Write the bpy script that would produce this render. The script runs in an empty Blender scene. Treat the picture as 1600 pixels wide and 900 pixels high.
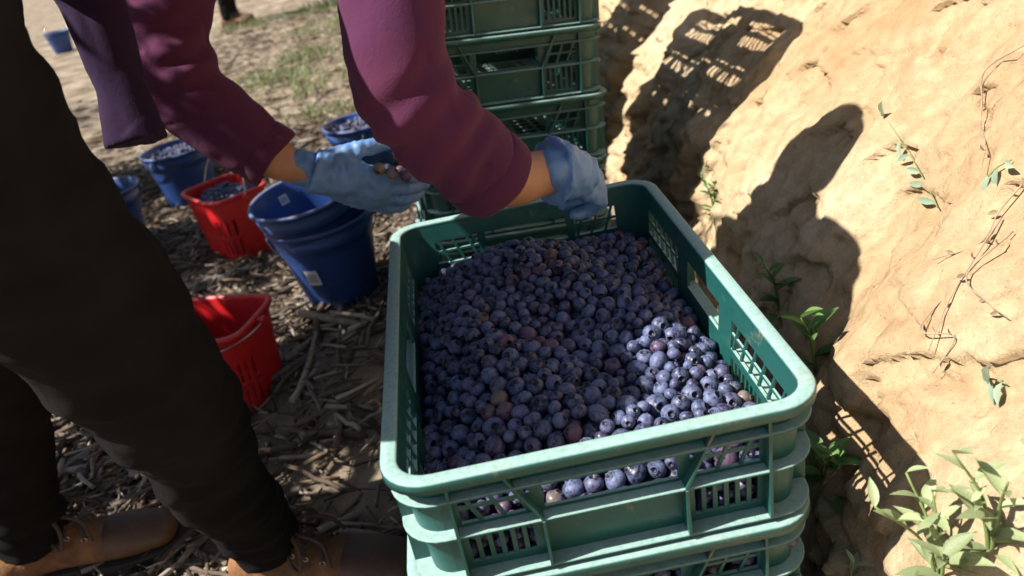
import bpy, bmesh, math, random
import numpy as np
from mathutils import Vector, Matrix, noise as mnoise

random.seed(7); rng = np.random.default_rng(7)
scene = bpy.context.scene
COL = scene.collection
rad = math.radians

# ------------------------------------------------------------------ camera
cam_d = bpy.data.cameras.new('camera'); cam = bpy.data.objects.new('camera', cam_d); COL.objects.link(cam)
cam_d.sensor_width = 36.0; cam_d.lens = 28.2; cam_d.clip_start = 0.02; cam_d.clip_end = 500
cam.matrix_world = (Matrix.Translation((-0.0711, -0.5367, 0.9883)) @ Matrix.Rotation(rad(-1.74), 4, 'Z')
                    @ Matrix.Rotation(rad(62.635), 4, 'X') @ Matrix.Rotation(rad(-10.866), 4, 'Z'))
cam_d.dof.use_dof = True; cam_d.dof.focus_distance = 0.92; cam_d.dof.aperture_fstop = 5.6
scene.camera = cam
# ------------------------------------------------------------------ world and sun
SUN_EL, SUN_AZ = rad(50), rad(8.5)            # the light travels to +X, slightly +Y
trav = Vector((math.cos(SUN_AZ)*math.cos(SUN_EL), math.sin(SUN_AZ)*math.cos(SUN_EL), -math.sin(SUN_EL)))
world = bpy.data.worlds.new('World'); scene.world = world; world.use_nodes = True
wn = world.node_tree; bgn = wn.nodes['Background']
sky = wn.nodes.new('ShaderNodeTexSky'); sky.sky_type = 'NISHITA'; sky.sun_disc = False
sky.sun_elevation = SUN_EL; sky.sun_rotation = math.atan2(-trav.x, -trav.y)
sky.air_density = 1.0; sky.dust_density = 1.5
wn.links.new(sky.outputs[0], bgn.inputs[0]); bgn.inputs[1].default_value = 0.05
sun_d = bpy.data.lights.new('sun', 'SUN'); sun_d.energy = 5.0; sun_d.angle = rad(0.55); sun_d.color = (1.0, 0.955, 0.89)
sun = bpy.data.objects.new('sun', sun_d); COL.objects.link(sun); sun.location = (-4, 0, 6)
sun.rotation_euler = trav.to_track_quat('-Z', 'Y').to_euler()
vs = scene.view_settings; vs.view_transform = 'Standard'; vs.look = 'None'; vs.exposure = 1.05; vs.gamma = 1.0
vs.use_curve_mapping = False

# ------------------------------------------------------------------ helpers
def link(o, parent=None):
    COL.objects.link(o)
    if parent is not None: o.parent = parent
    return o
def tag(o, label, cat=None, group=None, kind=None):
    if label: o['label'] = label
    if cat: o['category'] = cat
    if group: o['group'] = group
    if kind: o['kind'] = kind
    return o
def mesh_obj(name, me, parent=None, m=None):
    if m is not None and not me.materials: me.materials.append(m)
    return link(bpy.data.objects.new(name, me), parent)
def pymesh(name, V, F, m=None, smooth=False):
    me = bpy.data.meshes.new(name)
    me.from_pydata([tuple(map(float, v)) for v in V], [], [tuple(int(i) for i in f) for f in F])
    me.update()
    if smooth: me.polygons.foreach_set('use_smooth', [True]*len(me.polygons))
    if m is not None: me.materials.append(m)
    return me
def npmesh(name, V, F, m=None, smooth=False):
    """V (n,3) array, F (m,k) int array of equal polygons."""
    V = np.asarray(V, np.float32); F = np.asarray(F, np.int32)
    me = bpy.data.meshes.new(name); k = F.shape[1]
    me.vertices.add(len(V)); me.vertices.foreach_set('co', V.ravel())
    me.loops.add(F.size); me.loops.foreach_set('vertex_index', F.ravel())
    me.polygons.add(len(F)); me.polygons.foreach_set('loop_start', np.arange(0, F.size, k, dtype=np.int32))
    if smooth: me.polygons.foreach_set('use_smooth', np.ones(len(F), bool))
    me.update(calc_edges=True)
    if m is not None: me.materials.append(m)
    return me
def empty(name, M):
    o = bpy.data.objects.new(name, None); o.empty_display_size = 0.05; COL.objects.link(o)
    o.matrix_world = M if isinstance(M, Matrix) else Matrix.Translation(M)
    return o
def copy_tree(o, parent=None):
    c = o.copy(); COL.objects.link(c); c.parent = parent
    for ch in o.children: copy_tree(ch, c)
    return c

def basis(o, x, z):
    x = Vector(x).normalized(); z = Vector(z); z = (z-x*z.dot(x)).normalized(); y = z.cross(x)
    return Matrix(((x.x, y.x, z.x, o[0]), (x.y, y.y, z.y, o[1]), (x.z, y.z, z.z, o[2]), (0, 0, 0, 1)))
class MB:
    def __init__(s): s.V = []; s.F = []
    def add(s, V, F):
        n = len(s.V); s.V += [tuple(v) for v in V]; s.F += [tuple(i+n for i in f) for f in F]; return s
    def hexa(s, P):            # 8 corners: bottom loop 0-3, top loop 4-7
        return s.add(P, [(0,3,2,1),(4,5,6,7),(0,1,5,4),(1,2,6,5),(2,3,7,6),(3,0,4,7)])
    def box(s, x0, x1, y0, y1, z0, z1):
        return s.hexa([(x0,y0,z0),(x1,y0,z0),(x1,y1,z0),(x0,y1,z0),(x0,y0,z1),(x1,y0,z1),(x1,y1,z1),(x0,y1,z1)])
    def tube(s, pts, radii, n=8, cap=True, up=None):
        V, F = tube_geo(pts, radii, n, cap, up); return s.add(V, F)
    def mesh(s, name, m=None, smooth=False): return pymesh(name, s.V, s.F, m, smooth)

def crom(P, k):
    """Catmull-Rom through rows of P, k samples per span."""
    P = np.asarray(P, float); Q = np.vstack([2*P[0]-P[1], P, 2*P[-1]-P[-2]]); out = []
    for i in range(1, len(Q)-2):
        for j in range(k):
            t = j/k; a, b, c, d = Q[i-1], Q[i], Q[i+1], Q[i+2]
            out.append(0.5*((2*b)+(c-a)*t+(2*a-5*b+4*c-d)*t*t+(3*b-a-3*c+d)*t**3))
    out.append(P[-1]); return np.array(out)
def tube_geo(pts, radii, n=8, cap=True, up=None):
    pts = [Vector(p) for p in pts]; N = len(pts)
    if not hasattr(radii, '__len__'): radii = [radii]*N
    u = Vector(up) if up is not None else None; V = []; F = []
    for i in range(N):
        t = (pts[min(i+1, N-1)]-pts[max(i-1, 0)])
        t = t.normalized() if t.length > 1e-9 else Vector((0, 0, 1))
        if u is None:
            u = Vector((0, 0, 1)) if abs(t.z) < 0.9 else Vector((1, 0, 0))
        u = (u-t*u.dot(t)); u = u.normalized() if u.length > 1e-6 else t.orthogonal().normalized()
        w = t.cross(u); r = radii[i]; ra, rb = (r if hasattr(r, '__len__') else (r, r))
        for j in range(n):
            a = 2*math.pi*j/n
            V.append(pts[i]+w*(math.cos(a)*ra)+u*(math.sin(a)*rb))
    for i in range(N-1):
        for j in range(n):
            F.append((i*n+j, i*n+(j+1) % n, (i+1)*n+(j+1) % n, (i+1)*n+j))
    if cap:
        F.append(tuple(range(n-1, -1, -1))); F.append(tuple((N-1)*n+j for j in range(n)))
    return V, F
def smooth_tube(mb, ctrl, n=18, k=6, up=None, round_ends=(True, True)):
    """ctrl rows: x,y,z,ra[,rb]; closed smooth tube for remeshing."""
    C = np.array([list(c)+([c[3]] if len(c) == 4 else []) for c in ctrl], float)
    S = crom(C, k); pts = [Vector(r[:3]) for r in S]; R = [[max(r[3], .002), max(r[4], .002)] for r in S]
    for e, flag in ((0, round_ends[0]), (-1, round_ends[1])):
        if not flag: continue
        p = pts[e]; q = pts[1] if e == 0 else pts[-2]; d = (p-q).normalized(); r = R[e]; m = min(r)
        ex = [(p+d*(m*math.sin(a)), [max(x*math.cos(a), .001) for x in r]) for a in (rad(30), rad(55), rad(75), rad(86))]
        if e == 0: pts = [x[0] for x in reversed(ex)]+pts; R = [x[1] for x in reversed(ex)]+R
        else: pts = pts+[x[0] for x in ex]; R = R+[x[1] for x in ex]
    mb.tube(pts, R, n, True, up)
def organic(name, mb, voxel, m, parent=None, smooth=6, disp=None):
    tmp = bpy.data.objects.new('tmp', mb.mesh('tmp')); COL.objects.link(tmp)
    md = tmp.modifiers.new('r', 'REMESH'); md.mode = 'VOXEL'; md.voxel_size = voxel; md.use_smooth_shade = True
    if smooth:
        sm = tmp.modifiers.new('s', 'SMOOTH'); sm.factor = 0.5; sm.iterations = smooth
    dg = bpy.context.evaluated_depsgraph_get()
    me = bpy.data.meshes.new_from_object(tmp.evaluated_get(dg))
    old = tmp.data; bpy.data.objects.remove(tmp); bpy.data.meshes.remove(old)
    if disp:
        n = len(me.vertices); co = np.empty(n*3); no = np.empty(n*3)
        me.vertices.foreach_get('co', co); me.vertices.foreach_get('normal', no)
        co = co.reshape(-1, 3); no = no.reshape(-1, 3)
        co = co+no*disp(co)[:, None]
        me.vertices.foreach_set('co', co.ravel()); me.update()
    me.polygons.foreach_set('use_smooth', [True]*len(me.polygons)); me.name = name
    me.materials.clear(); me.materials.append(m)
    return link(bpy.data.objects.new(name, me), parent)
def nz(P, s=1.0, off=0.0):
    return np.array([mnoise.noise(Vector((p[0]*s+off, p[1]*s+off*1.7, p[2]*s-off))) for p in P])
def N3(x, y, z): return mnoise.noise(Vector((x, y, z)))

# ------------------------------------------------------------------ materials
class NT:
    def __init__(s, name):
        s.m = bpy.data.materials.new(name); s.m.use_nodes = True; s.t = s.m.node_tree
        s.b = s.t.nodes['Principled BSDF']
    def n(s, typ, **kw):
        x = s.t.nodes.new(typ)
        for k, v in kw.items(): setattr(x, k, v)
        return x
    def l(s, a, b): s.t.links.new(a, b)
    def coord(s, kind='Object'): return s.n('ShaderNodeTexCoord').outputs[kind]
    def noise(s, scale, detail=4, rough=.55, vec=None, dist=0.0, mapscale=None):
        x = s.n('ShaderNodeTexNoise'); x.inputs['Scale'].default_value = scale; x.inputs['Detail'].default_value = detail
        x.inputs['Roughness'].default_value = rough; x.inputs['Distortion'].default_value = dist
        v = vec if vec is not None else s.coord()
        if mapscale is not None:
            mp = s.n('ShaderNodeMapping'); mp.inputs['Scale'].default_value = mapscale; s.l(v, mp.inputs[0]); v = mp.outputs[0]
        s.l(v, x.inputs['Vector']); return x.outputs[0]
    def ramp(s, fac, stops):
        x = s.n('ShaderNodeValToRGB'); e = x.color_ramp.elements
        while len(e) < len(stops): e.new(0.5)
        for el, (p, c) in zip(e, stops):
            el.position = p; el.color = (*c, 1) if hasattr(c, '__len__') else (c, c, c, 1)
        s.l(fac, x.inputs[0]); return x.outputs[0]
    def mix(s, fac, a, b, blend='MIX'):
        x = s.n('ShaderNodeMix'); x.data_type = 'RGBA'; x.blend_type = blend
        for i, v in ((0, fac), (6, a), (7, b)):
            if hasattr(v, 'links'): s.l(v, x.inputs[i])
            elif i == 0: x.inputs[0].default_value = v
            else: x.inputs[i].default_value = (*v, 1)
        return x.outputs[2]
    def math(s, op, a, b=0.0):
        x = s.n('ShaderNodeMath', operation=op)
        for i, v in ((0, a), (1, b)):
            if hasattr(v, 'links'): s.l(v, x.inputs[i])
            else: x.inputs[i].default_value = v
        return x.outputs[0]
    def bump(s, h, strength=.3, dist=.01):
        x = s.n('ShaderNodeBump'); x.inputs['Strength'].default_value = strength; x.inputs['Distance'].default_value = dist
        s.l(h, x.inputs['Height'])
        if s.b.inputs['Normal'].is_linked: s.l(s.b.inputs['Normal'].links[0].from_socket, x.inputs['Normal'])
        s.l(x.outputs[0], s.b.inputs['Normal'])
    def set(s, **kw):
        for k, v in kw.items():
            i = s.b.inputs[k.replace('_', ' ')]
            if hasattr(v, 'links'): s.l(v, i)
            else: i.default_value = (*v, 1) if hasattr(v, '__len__') and len(v) == 3 else v
        return s

def soil_mat(name, tint=1.0, dark=0.0, grey=0.0):
    t = NT(name); big = t.noise(2.2, 5, .6); fine = t.noise(38, 6, .7); spk = t.noise(210, 3, .6)
    c = t.ramp(big, [(.28, (.35*tint, .225*tint, .115*tint)), (.5, (.45*tint, .34*tint, .205*tint)), (.72, (.54*tint, .44*tint, .305*tint))])
    c = t.mix(t.ramp(fine, [(.40, 0.), (.68, .55)]), c, (.27*tint, .18*tint, .10*tint))
    mid = t.noise(11, 7, .7, dist=.8); c = t.mix(t.ramp(mid, [(.50, 0.), (.66, .55)]), c, (.30*tint, .18*tint, .085*tint))
    c = t.mix(t.ramp(spk, [(.62, 0.), (.74, .6)]), c, (.16, .10, .055))
    if grey: c = t.mix(grey, c, (.36, .32, .26))
    if dark: c = t.mix(t.ramp(t.noise(5, 6, .65), [(.38, dark), (.62, .05)]), c, (.085, .06, .042))
    t.set(Base_Color=c, Roughness=.95); t.b.inputs['Specular IOR Level'].default_value = .15
    t.bump(t.noise(30, 9, .68, dist=.6), .7, .02); t.bump(t.noise(160, 6, .7), .7, .004)
    return t.m
def plastic(name, base, rough=.42, dust_sun=0.0, dust_sun_col=(.42, .36, .26), fade=.25, transl=.0, mud=0.0):
    t = NT(name)
    c = t.mix(t.ramp(t.noise(6, 4, .6), [(.3, 0.), (.75, fade)]), base, tuple(min(1, x*1.9+.008) for x in base))
    r = t.ramp(t.noise(45, 5, .6), [(.3, rough-.08), (.7, rough+.14)])
    if dust_sun:
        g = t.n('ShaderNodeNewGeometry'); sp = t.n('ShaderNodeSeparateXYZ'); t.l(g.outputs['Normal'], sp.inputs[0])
        up = t.ramp(sp.outputs[2], [(.45, 0.02), (.9, 1.)])  # lightens up-facing faces: settled dust, and on the crates painted sunlight too
        d = t.math('MULTIPLY', up, t.ramp(t.noise(170, 6, .75), [(.25, 0.5*dust_sun), (.75, dust_sun)]))
        c = t.mix(d, c, dust_sun_col); r = t.mix(d, r, (.95, .95, .95))
    if mud:
        md = t.math('MULTIPLY', t.ramp(t.noise(16, 9, .75, dist=.5), [(.58, 0.), (.68, mud)]), t.ramp(t.noise(150, 4, .7), [(.35, .2), (.6, 1.)]))
        c = t.mix(md, c, (.27, .20, .125)); r = t.mix(md, r, (.95, .95, .95))
    scr = t.noise(8, 3, .5, mapscale=(60, 6, 9)); c = t.mix(t.ramp(scr, [(.62, 0.), (.72, .22)]), c, tuple(min(1, x*2.6+.03) for x in base))
    t.set(Base_Color=c, Roughness=r)
    if transl:
        t.b.inputs['Subsurface Weight'].default_value = transl; t.b.inputs['Subsurface Radius'].default_value = (.3, 1, .7)
        t.b.inputs['Subsurface Scale'].default_value = .006
    t.bump(t.noise(120, 3, .6), .06, .002)
    return t.m
def cloth(name, base, var, fuzz=.3, scale=900, rough=.95, spec=.12):
    t = NT(name)
    c = t.mix(t.ramp(t.noise(9, 5, .6), [(.3, 0.), (.7, 1.)]), base, var)
    sp = t.noise(260, 3, .7); c = t.mix(t.ramp(sp, [(.70, 0.), (.80, .22)]), c, tuple(min(1, x*2.2+.04) for x in base))
    t.set(Base_Color=c, Roughness=rough); t.b.inputs['Sheen Weight'].default_value = fuzz; t.b.inputs['Sheen Roughness'].default_value = .5
    t.b.inputs['Sheen Tint'].default_value = (*[min(1, x*2+.1) for x in base], 1); t.b.inputs['Specular IOR Level'].default_value = spec
    t.bump(t.noise(scale, 2, .5), .4, .001); t.bump(t.noise(34, 5, .65, dist=.8), .25, .006)
    return t.m
def simple(name, base, rough=.6, var=.25, scale=20, metal=0.0, bump=.2, bdist=.003):
    t = NT(name)
    c = t.mix(t.ramp(t.noise(scale, 5, .6), [(.3, 0.), (.7, 1.)]), tuple(x*(1-var) for x in base), tuple(min(1, x*(1+var)) for x in base))
    t.set(Base_Color=c, Roughness=rough, Metallic=metal); t.bump(t.noise(scale*4, 4, .6), bump, bdist)
    return t.m
def leafmat(name, base):
    t = NT(name); oi = t.n('ShaderNodeObjectInfo')
    c = t.mix(oi.outputs['Random'], tuple(x*.7 for x in base), tuple(min(1, x*1.4+.01) for x in base))
    c = t.mix(t.ramp(t.noise(40, 3, .6), [(.4, 0.), (.8, .5)]), c, tuple(min(1, x*1.7) for x in base))
    t.set(Base_Color=c, Roughness=.55)
    tr = t.n('ShaderNodeBsdfTranslucent'); t.l(c, tr.inputs[0]); mx = t.n('ShaderNodeMixShader'); mx.inputs[0].default_value = .35
    out = t.t.nodes['Material Output']; t.l(t.b.outputs[0], mx.inputs[1]); t.l(tr.outputs[0], mx.inputs[2]); t.l(mx.outputs[0], out.inputs[0])
    return t.m
def attr_mat(name, rough, bumpscale=60):
    t = NT(name); a = t.n('ShaderNodeAttribute'); a.attribute_name = 'col'
    c = t.mix(t.ramp(t.noise(bumpscale, 4, .65), [(.4, 0.), (.75, .5)]), a.outputs['Color'], (.03, .022, .016))
    t.set(Base_Color=c, Roughness=rough); t.b.inputs['Specular IOR Level'].default_value = .25
    t.bump(t.noise(140, 4, .6), .6, .002); return t.m
def berry_mat(name, skin, bloom, attr=False):
    t = NT(name); vec = t.coord()
    if True:
        oi = t.n('ShaderNodeObjectInfo'); va = t.n('ShaderNodeVectorMath', operation='ADD'); sc = t.n('ShaderNodeVectorMath', operation='SCALE')
        t.l(oi.outputs['Location'], sc.inputs[0]); sc.inputs['Scale'].default_value = 37.0
        t.l(vec, va.inputs[0]); t.l(sc.outputs[0], va.inputs[1]); vec = va.outputs[0]
        rnd = oi.outputs['Random']
    if attr:
        a = t.n('ShaderNodeAttribute'); a.attribute_name = 'col'; sp = t.n('ShaderNodeSeparateColor'); t.l(a.outputs['Color'], sp.inputs[0]); rnd = sp.outputs[0]
    k = t.noise(120, 4, .62, vec=vec, dist=.6)
    wear = t.noise(420, 3, .65, vec=vec)
    f = t.math('SUBTRACT', t.math('ADD', t.ramp(k, [(.30, .0), (.66, .95)]), t.math('MULTIPLY', rnd, .55)), .22)
    f = t.math('SUBTRACT', f, t.ramp(wear, [(.54, 0.), (.66, .6)])); f.node.use_clamp = True
    if attr:
        s1 = t.mix(sp.outputs[1], skin, (.07, .016, .034)); s1 = t.mix(sp.outputs[2], s1, (.22, .20, .08))
        b1 = t.mix(sp.outputs[1], bloom, (.13, .07, .14)); b1 = t.mix(sp.outputs[2], b1, (.26, .22, .15))
    else: s1, b1 = skin, bloom
    base = t.mix(f, s1, b1)
    if attr: base = t.mix(a.outputs['Alpha'], (.006, .005, .010), base)
    t.set(Base_Color=base, Roughness=t.ramp(f, [(0., .32), (1., .62)]))
    t.b.inputs['Specular IOR Level'].default_value = .45
    t.bump(wear, .12, .001); return t.m

M = {}
M['soil'] = soil_mat('bank_soil', 1.2)
M['ground'] = soil_mat('ground_soil', .86, .85, .5)
M['green'] = plastic('green_crate_plastic', (.0055, .066, .059), .33, .85, (.36, .53, .48), fade=.22, transl=.06, mud=.6)  # pale teal tops: dust plus sunlight painted into the colour
M['blue'] = plastic('blue_bucket_plastic', (.012, .052, .20), .42, .35, fade=.15, mud=.45)
M['red'] = plastic('red_bucket_plastic', (.58, .012, .016), .38, .2, mud=.2, fade=.06, transl=.15)
M['shirt'] = cloth('purple_knit', (.088, .022, .050), (.066, .019, .056), .35)
M['jacket'] = cloth('navy_purple_knit', (.032, .015, .040), (.022, .012, .036), .2)
M['trouser'] = cloth('black_cotton', (.0078, .0071, .0073), (.0145, .0132, .0132), .05, spec=.04)
M['leather'] = simple('brown_leather', (.18, .078, .026), .75, .55, 22, bump=.6, bdist=.004)
M['leather_dark'] = simple('dark_leather', (.10, .050, .023), .6, .4, 14, bump=.35)
M['sole'] = simple('rubber_sole', (.022, .018, .015), .8, .3, 40)
M['lace'] = simple('lace_cord', (.085, .055, .04), .9, .5, 300, bump=.6)
M['steel'] = simple('wire_steel', (.55, .55, .54), .35, .1, 60, .9, .05)
M['skin'] = simple('skin', (.42, .205, .115), .5, .14, 26, bump=.12, bdist=.002)
M['skin'].node_tree.nodes['Principled BSDF'].inputs['Subsurface Weight'].default_value = .12
M['skin'].node_tree.nodes['Principled BSDF'].inputs['Subsurface Scale'].default_value = .006
M['glove'] = simple('blue_nitrile', (.115, .23, .46), .52, .25, 22, bump=.4, bdist=.003)
M['hair'] = simple('dark_hair', (.02, .014, .01), .5, .3, 120)
M['eye'] = simple('eye_white', (.7, .68, .65), .2, .05, 20)
M['white'] = simple('white_label', (.72, .73, .74), .6, .06, 40)
M['bark'] = simple('brown_stem', (.14, .095, .06), .9, .4, 60)
M['root'] = simple('dry_root', (.30, .22, .15), .9, .35, 60)
M['stem'] = simple('green_stem', (.16, .22, .07), .7, .2, 60)
M['leaf'] = leafmat('weed_leaf', (.10, .20, .05))
M['leaf_pale'] = leafmat('pale_leaf', (.30, .36, .18))
M['grass'] = leafmat('grass_blade', (.17, .20, .085))
M['leaf_grey'] = leafmat('grey_leaf', (.27, .36, .25))
M['leaf_bush'] = leafmat('bush_leaf', (.05, .10, .035))
M['dryleaf'] = leafmat('dry_leaf', (.28, .20, .12))
M['wood'] = attr_mat('mulch_wood', .9)
M['berry'] = berry_mat('berry_skin', (.0055, .006, .019), (.118, .145, .262), True)

# ------------------------------------------------------------------ terrain
def sstep(a, b, x):
    t = min(1, max(0, (x-a)/(b-a))); return t*t*(3-2*t)
def ground_h(x, y):
    h = .016*N3(x*1.6, y*1.6, 3.1)+.008*N3(x*5, y*5, 7.7)+.0035*N3(x*17, y*17, 1.2)+.002*N3(x*45, y*45, 5.5)
    m = sstep(.62, .30, math.hypot(x*1.0, (y-.3)*.75)); h = h*(1-m)-.004*m         # flat under the front crates
    m2 = sstep(.75, .40, math.hypot(x, (y-1.32)*.8)); h = h*(1-m2)+m2*(.028-.09*x)   # rise under the tall stack
    return h
_bz = crom([(-.4, .13), (0, .205), (.2, .252), (.383, .322), (.62, .54), (.95, .86), (1.6, 1.5)], 10); BANK_Z, BANK_P = _bz[:, 0], _bz[:, 1]
def bank_base(y, z):
    yy = y if y < 2 else 2+(y-2)*.75
    return float(np.interp(z, BANK_Z, BANK_P))+.10*yy
def bank_x(y, z, fine=True):
    d = .035*N3(y*1.7+4, z*1.5, .3)+.030*N3(y*3.6, z*2.6, 5.1)+.013*N3(y*9, z*6, 2.2)
    g = abs(N3(y*2.3+9, z*.8, 8.8)); d += .035*(1-min(1, g*5))                       # rain gullies
    if fine:
        rough = .5+1.1*sstep(.75, 1.2, y)+.5*sstep(.35, .1, z)+.6*max(0, N3(y*2.1, z*2.4, 9.3))
        wy, wz = y+.03*N3(y*7, z*7, 4.4), z+.03*N3(y*7, z*7, 8.1)
        d += rough*(.016*N3(wy*12, wz*10, 7.7)+.013*N3(wy*24, wz*20, 1.1)+.0085*N3(wy*48, wz*42, 3.3)+.0045*N3(wy*95, wz*85, 6.6))
        l = N3(wy*9+2, wz*17, 6.0); d += .016*(1 if l > .22 else max(0, (l-.18)/.04))  # flaked layers with sharp lips
        l = N3(wy*24+5, wz*30, 2.5); d += .008*(1 if l > .30 else max(0, (l-.26)/.04))
        cr = abs(N3(wy*6.5, wz*11, 12.0)); d += .014*max(0, 1-cr*18)*sstep(-.1, .3, N3(y*3, z*3, 20))  # cracks
    d += .075*sstep(.8, 1.3, y)*(abs(N3(y*3.1+1, z*2.2, 15))*1.6-.3)
    d += .05*sstep(2.0, 5, y)*N3(y*.9, z, 1)
    return bank_base(y, z)+d*sstep(-.12, .16, z)
def tensor(us, vs_, fn):
    V = np.array([fn(u, v) for v in vs_ for u in us]); nu, nv = len(us), len(vs_)
    i = np.arange(nu*nv).reshape(nv, nu)
    F = np.stack([i[:-1, :-1], i[:-1, 1:], i[1:, 1:], i[1:, :-1]], -1).reshape(-1, 4); return V, F
def dens(*segs):
    out = []
    for a, b, st in segs: out += list(np.arange(a, b-1e-6, st))
    return out+[segs[-1][1]]
xs = dens((-80, -20, 12), (-20, -5, 2), (-5, -2.4, .2), (-2.4, .75, .018), (.75, 2.5, .2), (2.5, 10, 2), (10, 80, 14))
ys = dens((-60, -10, 10), (-10, -1, 1), (-1, -.2, .05), (-.2, 3.6, .02), (3.6, 10, .12), (10, 30, 2), (30, 120, 15))
V, F = tensor(xs, ys, lambda x, y: (x, y, ground_h(x, y)))
tag(mesh_obj('ground', npmesh('ground', V, F, M['ground'], True)), 'sandy soil ground strewn with woody mulch', kind='structure')
by = dens((-8, -1, .35), (-1, -.3, .03), (-.3, 1.9, .0062), (1.9, 5, .03), (5, 16, .4))
bz = dens((-.25, .0, .03), (.0, .95, .0062), (.95, 1.5, .03))
def bank_pt(y, z): return (bank_x(y, z), y, z)
V, F = tensor(by, bz, bank_pt)
# bank top runs on as rough ground to the right
nb = len(by); top = V[-nb:]
ext = [top+np.array([dx, 0, dz])+np.c_[np.zeros(nb), np.zeros(nb), [.05*N3(y*1.3, dx*2, 4) for y in by]] for dx, dz in ((.12, .03), (.4, .06), (1.2, .1), (5, .2), (30, .5))]
V = np.vstack([V]+ext); nr = len(bz)+len(ext); i = np.arange(nb*nr).reshape(nr, nb)
F = np.stack([i[:-1, :-1], i[1:, :-1], i[1:, 1:], i[:-1, 1:]], -1).reshape(-1, 4)
tag(mesh_obj('earth_bank', npmesh('earth_bank', V, F, M['soil'], True)), 'steep eroded sandy earth bank in sunlight', kind='structure')

# ------------------------------------------------------------------ crates
CW, CD, CH, PITCH = .20, .30, .140, .134
RCX, RCY = CW-.045, CD-.045
W0 = .0125
def w_in(z): return W0+.075*(CH-z)
def side_pt(side, s, z, off):
    """side 0 front(-y) 1 right(+x) 2 back 3 left; off = distance outwards of the wall's outer face."""
    d = w_in(z)-off
    if side == 0: return (s, -CD+d, z)
    if side == 2: return (-s, CD-d, z)
    if side == 1: return (CW-d, s, z)
    return (-CW+d, -s, z)
TH = .0035
def sbox(mb, side, s0, s1, z0, z1, o0=-TH, o1=0.0, sh=0.0):
    """sheared box on a wall; sh shifts s at the top edge."""
    P = [side_pt(side, s0, z0, o1), side_pt(side, s1, z0, o1), side_pt(side, s1, z0, o0), side_pt(side, s0, z0, o0),
         side_pt(side, s0+sh, z1, o1), side_pt(side, s1+sh, z1, o1), side_pt(side, s1+sh, z1, o0), side_pt(side, s0+sh, z1, o0)]
    mb.hexa(P)
ZA, ZB, ZC = .112, .069, .012
def wall_mesh(side):
    mb = MB(); short = side in (0, 2); L = RCX if short else RCY
    sbox(mb, side, -L, L, ZA-.002, CH-.004); sbox(mb, side, -L, L, ZB-.005, ZB+.005); sbox(mb, side, -L, L, .004, .022)
    if short: hh, w0, w1, nsl, nlat = .062, .074, .139, 6, 3
    else: hh, w0, w1, nsl, nlat = .058, .098, .243, 13, 6
    zt, zb = ZA-.002, ZB+.005
    for sg in (-1, 1):
        def B(a, b, z0, z1, sh=0.0, **k):
            if sg > 0: sbox(mb, side, a, b, z0, z1, sh=sh, **k)
            else: sbox(mb, side, -b, -a, z0, z1, sh=-sh, **k)
        B(hh, w0, zb, zt); B(w1, L, zb, zt)                      # upper row frame
        zm = (zt+zb)/2; B(w0, w1, zm-.0018, zm+.0018, o0=-TH+.0006, o1=-.0006)
        st = (w1-w0)/nlat
        for i in range(nlat):
            a = w0+st*i; B(a-.0015+st*.15, a+.002+st*.15, zb, zt, sh=st*.62, o0=-TH+.0003, o1=-.0003)
        B(.0 if sg > 0 else 0.0, hh+.008, .022, ZB-.005); B(w1, L, .022, ZB-.005); B(hh+.008, w0+.0005, .022, ZB-.005)
        st = (w1-w0)/(nsl+.0)
        for i in range(nsl+1): B(w0+st*i-.002, w0+st*i+.0025, .022, ZB-.005, o0=-TH+.0004, o1=-.0004)
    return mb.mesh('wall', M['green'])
def rrect(dx, n=7, r0=.045):
    r = max(r0-dx, .004); out = []
    for sx, sy, a0 in ((1, 1, 0), (-1, 1, 90), (-1, -1, 180), (1, -1, 270)):
        for i in range(n+1):
            a = rad(a0+90*i/n); out.append((sx*RCX+r*math.cos(a), sy*RCY+r*math.sin(a)))
    return out
def sweep(profile, name, closed=True):
    """profile: list of (inset, z) swept round the rounded rectangle."""
    rings = [rrect(d) for d, z in profile]; n = len(rings[0]); V = []; F = []
    for (d, z), rg in zip(profile, rings): V += [(x, y, z) for x, y in rg]
    k = len(profile)
    for i in range(k if closed else k-1):
        for j in range(n):
            a, b = i*n+j, i*n+(j+1) % n; c, d2 = ((i+1) % k)*n+(j+1) % n, ((i+1) % k)*n+j; F.append((a, b, c, d2))
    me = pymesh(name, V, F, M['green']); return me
rim_me = sweep([(.0, CH-.011), (.0, CH-.0022), (.0008, CH-.0006), (.0022, CH), (.0135, CH), (.0155, CH-.0008), (.0164, CH-.0028), (.0164, CH-.008), (.0128, CH-.0085), (.0126, CH-.0036), (.0040, CH-.0036), (.0026, CH-.005), (.0026, CH-.011)], 'rim')
rim_me.polygons.foreach_set('use_smooth', [True]*len(rim_me.polygons))
def flange_mesh(z, o): return sweep([(o, z-.0011), (o, z+.0006), (o+.0008, z+.0012), (w_in(z)+.001, z+.0014), (w_in(z)+.001, z-.0014)], 'flange')
flange_mes = [flange_mesh(ZA, .004), flange_mesh(ZB, .005), flange_mesh(ZC, .006)]
def corner_mesh(sx, sy):
    V = []; F = []; n = 6; zs = [.004, .03, .07, .11, CH-.004]
    for off in (0, -TH):
        for z in zs:
            r = .045-w_in(z)+off
            for i in range(n+1):
                a = rad(90*i/n); V.append((sx*(RCX+r*math.cos(a)), sy*(RCY+r*math.sin(a)), z))
    k = len(zs)*(n+1)
    for h in (0, 1):
        for zi in range(len(zs)-1):
            for i in range(n):
                a = h*k+zi*(n+1)+i; F.append((a, a+1, a+n+2, a+n+1))
    me = pymesh('corner', V, F, M['green'], True); return me
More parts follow.
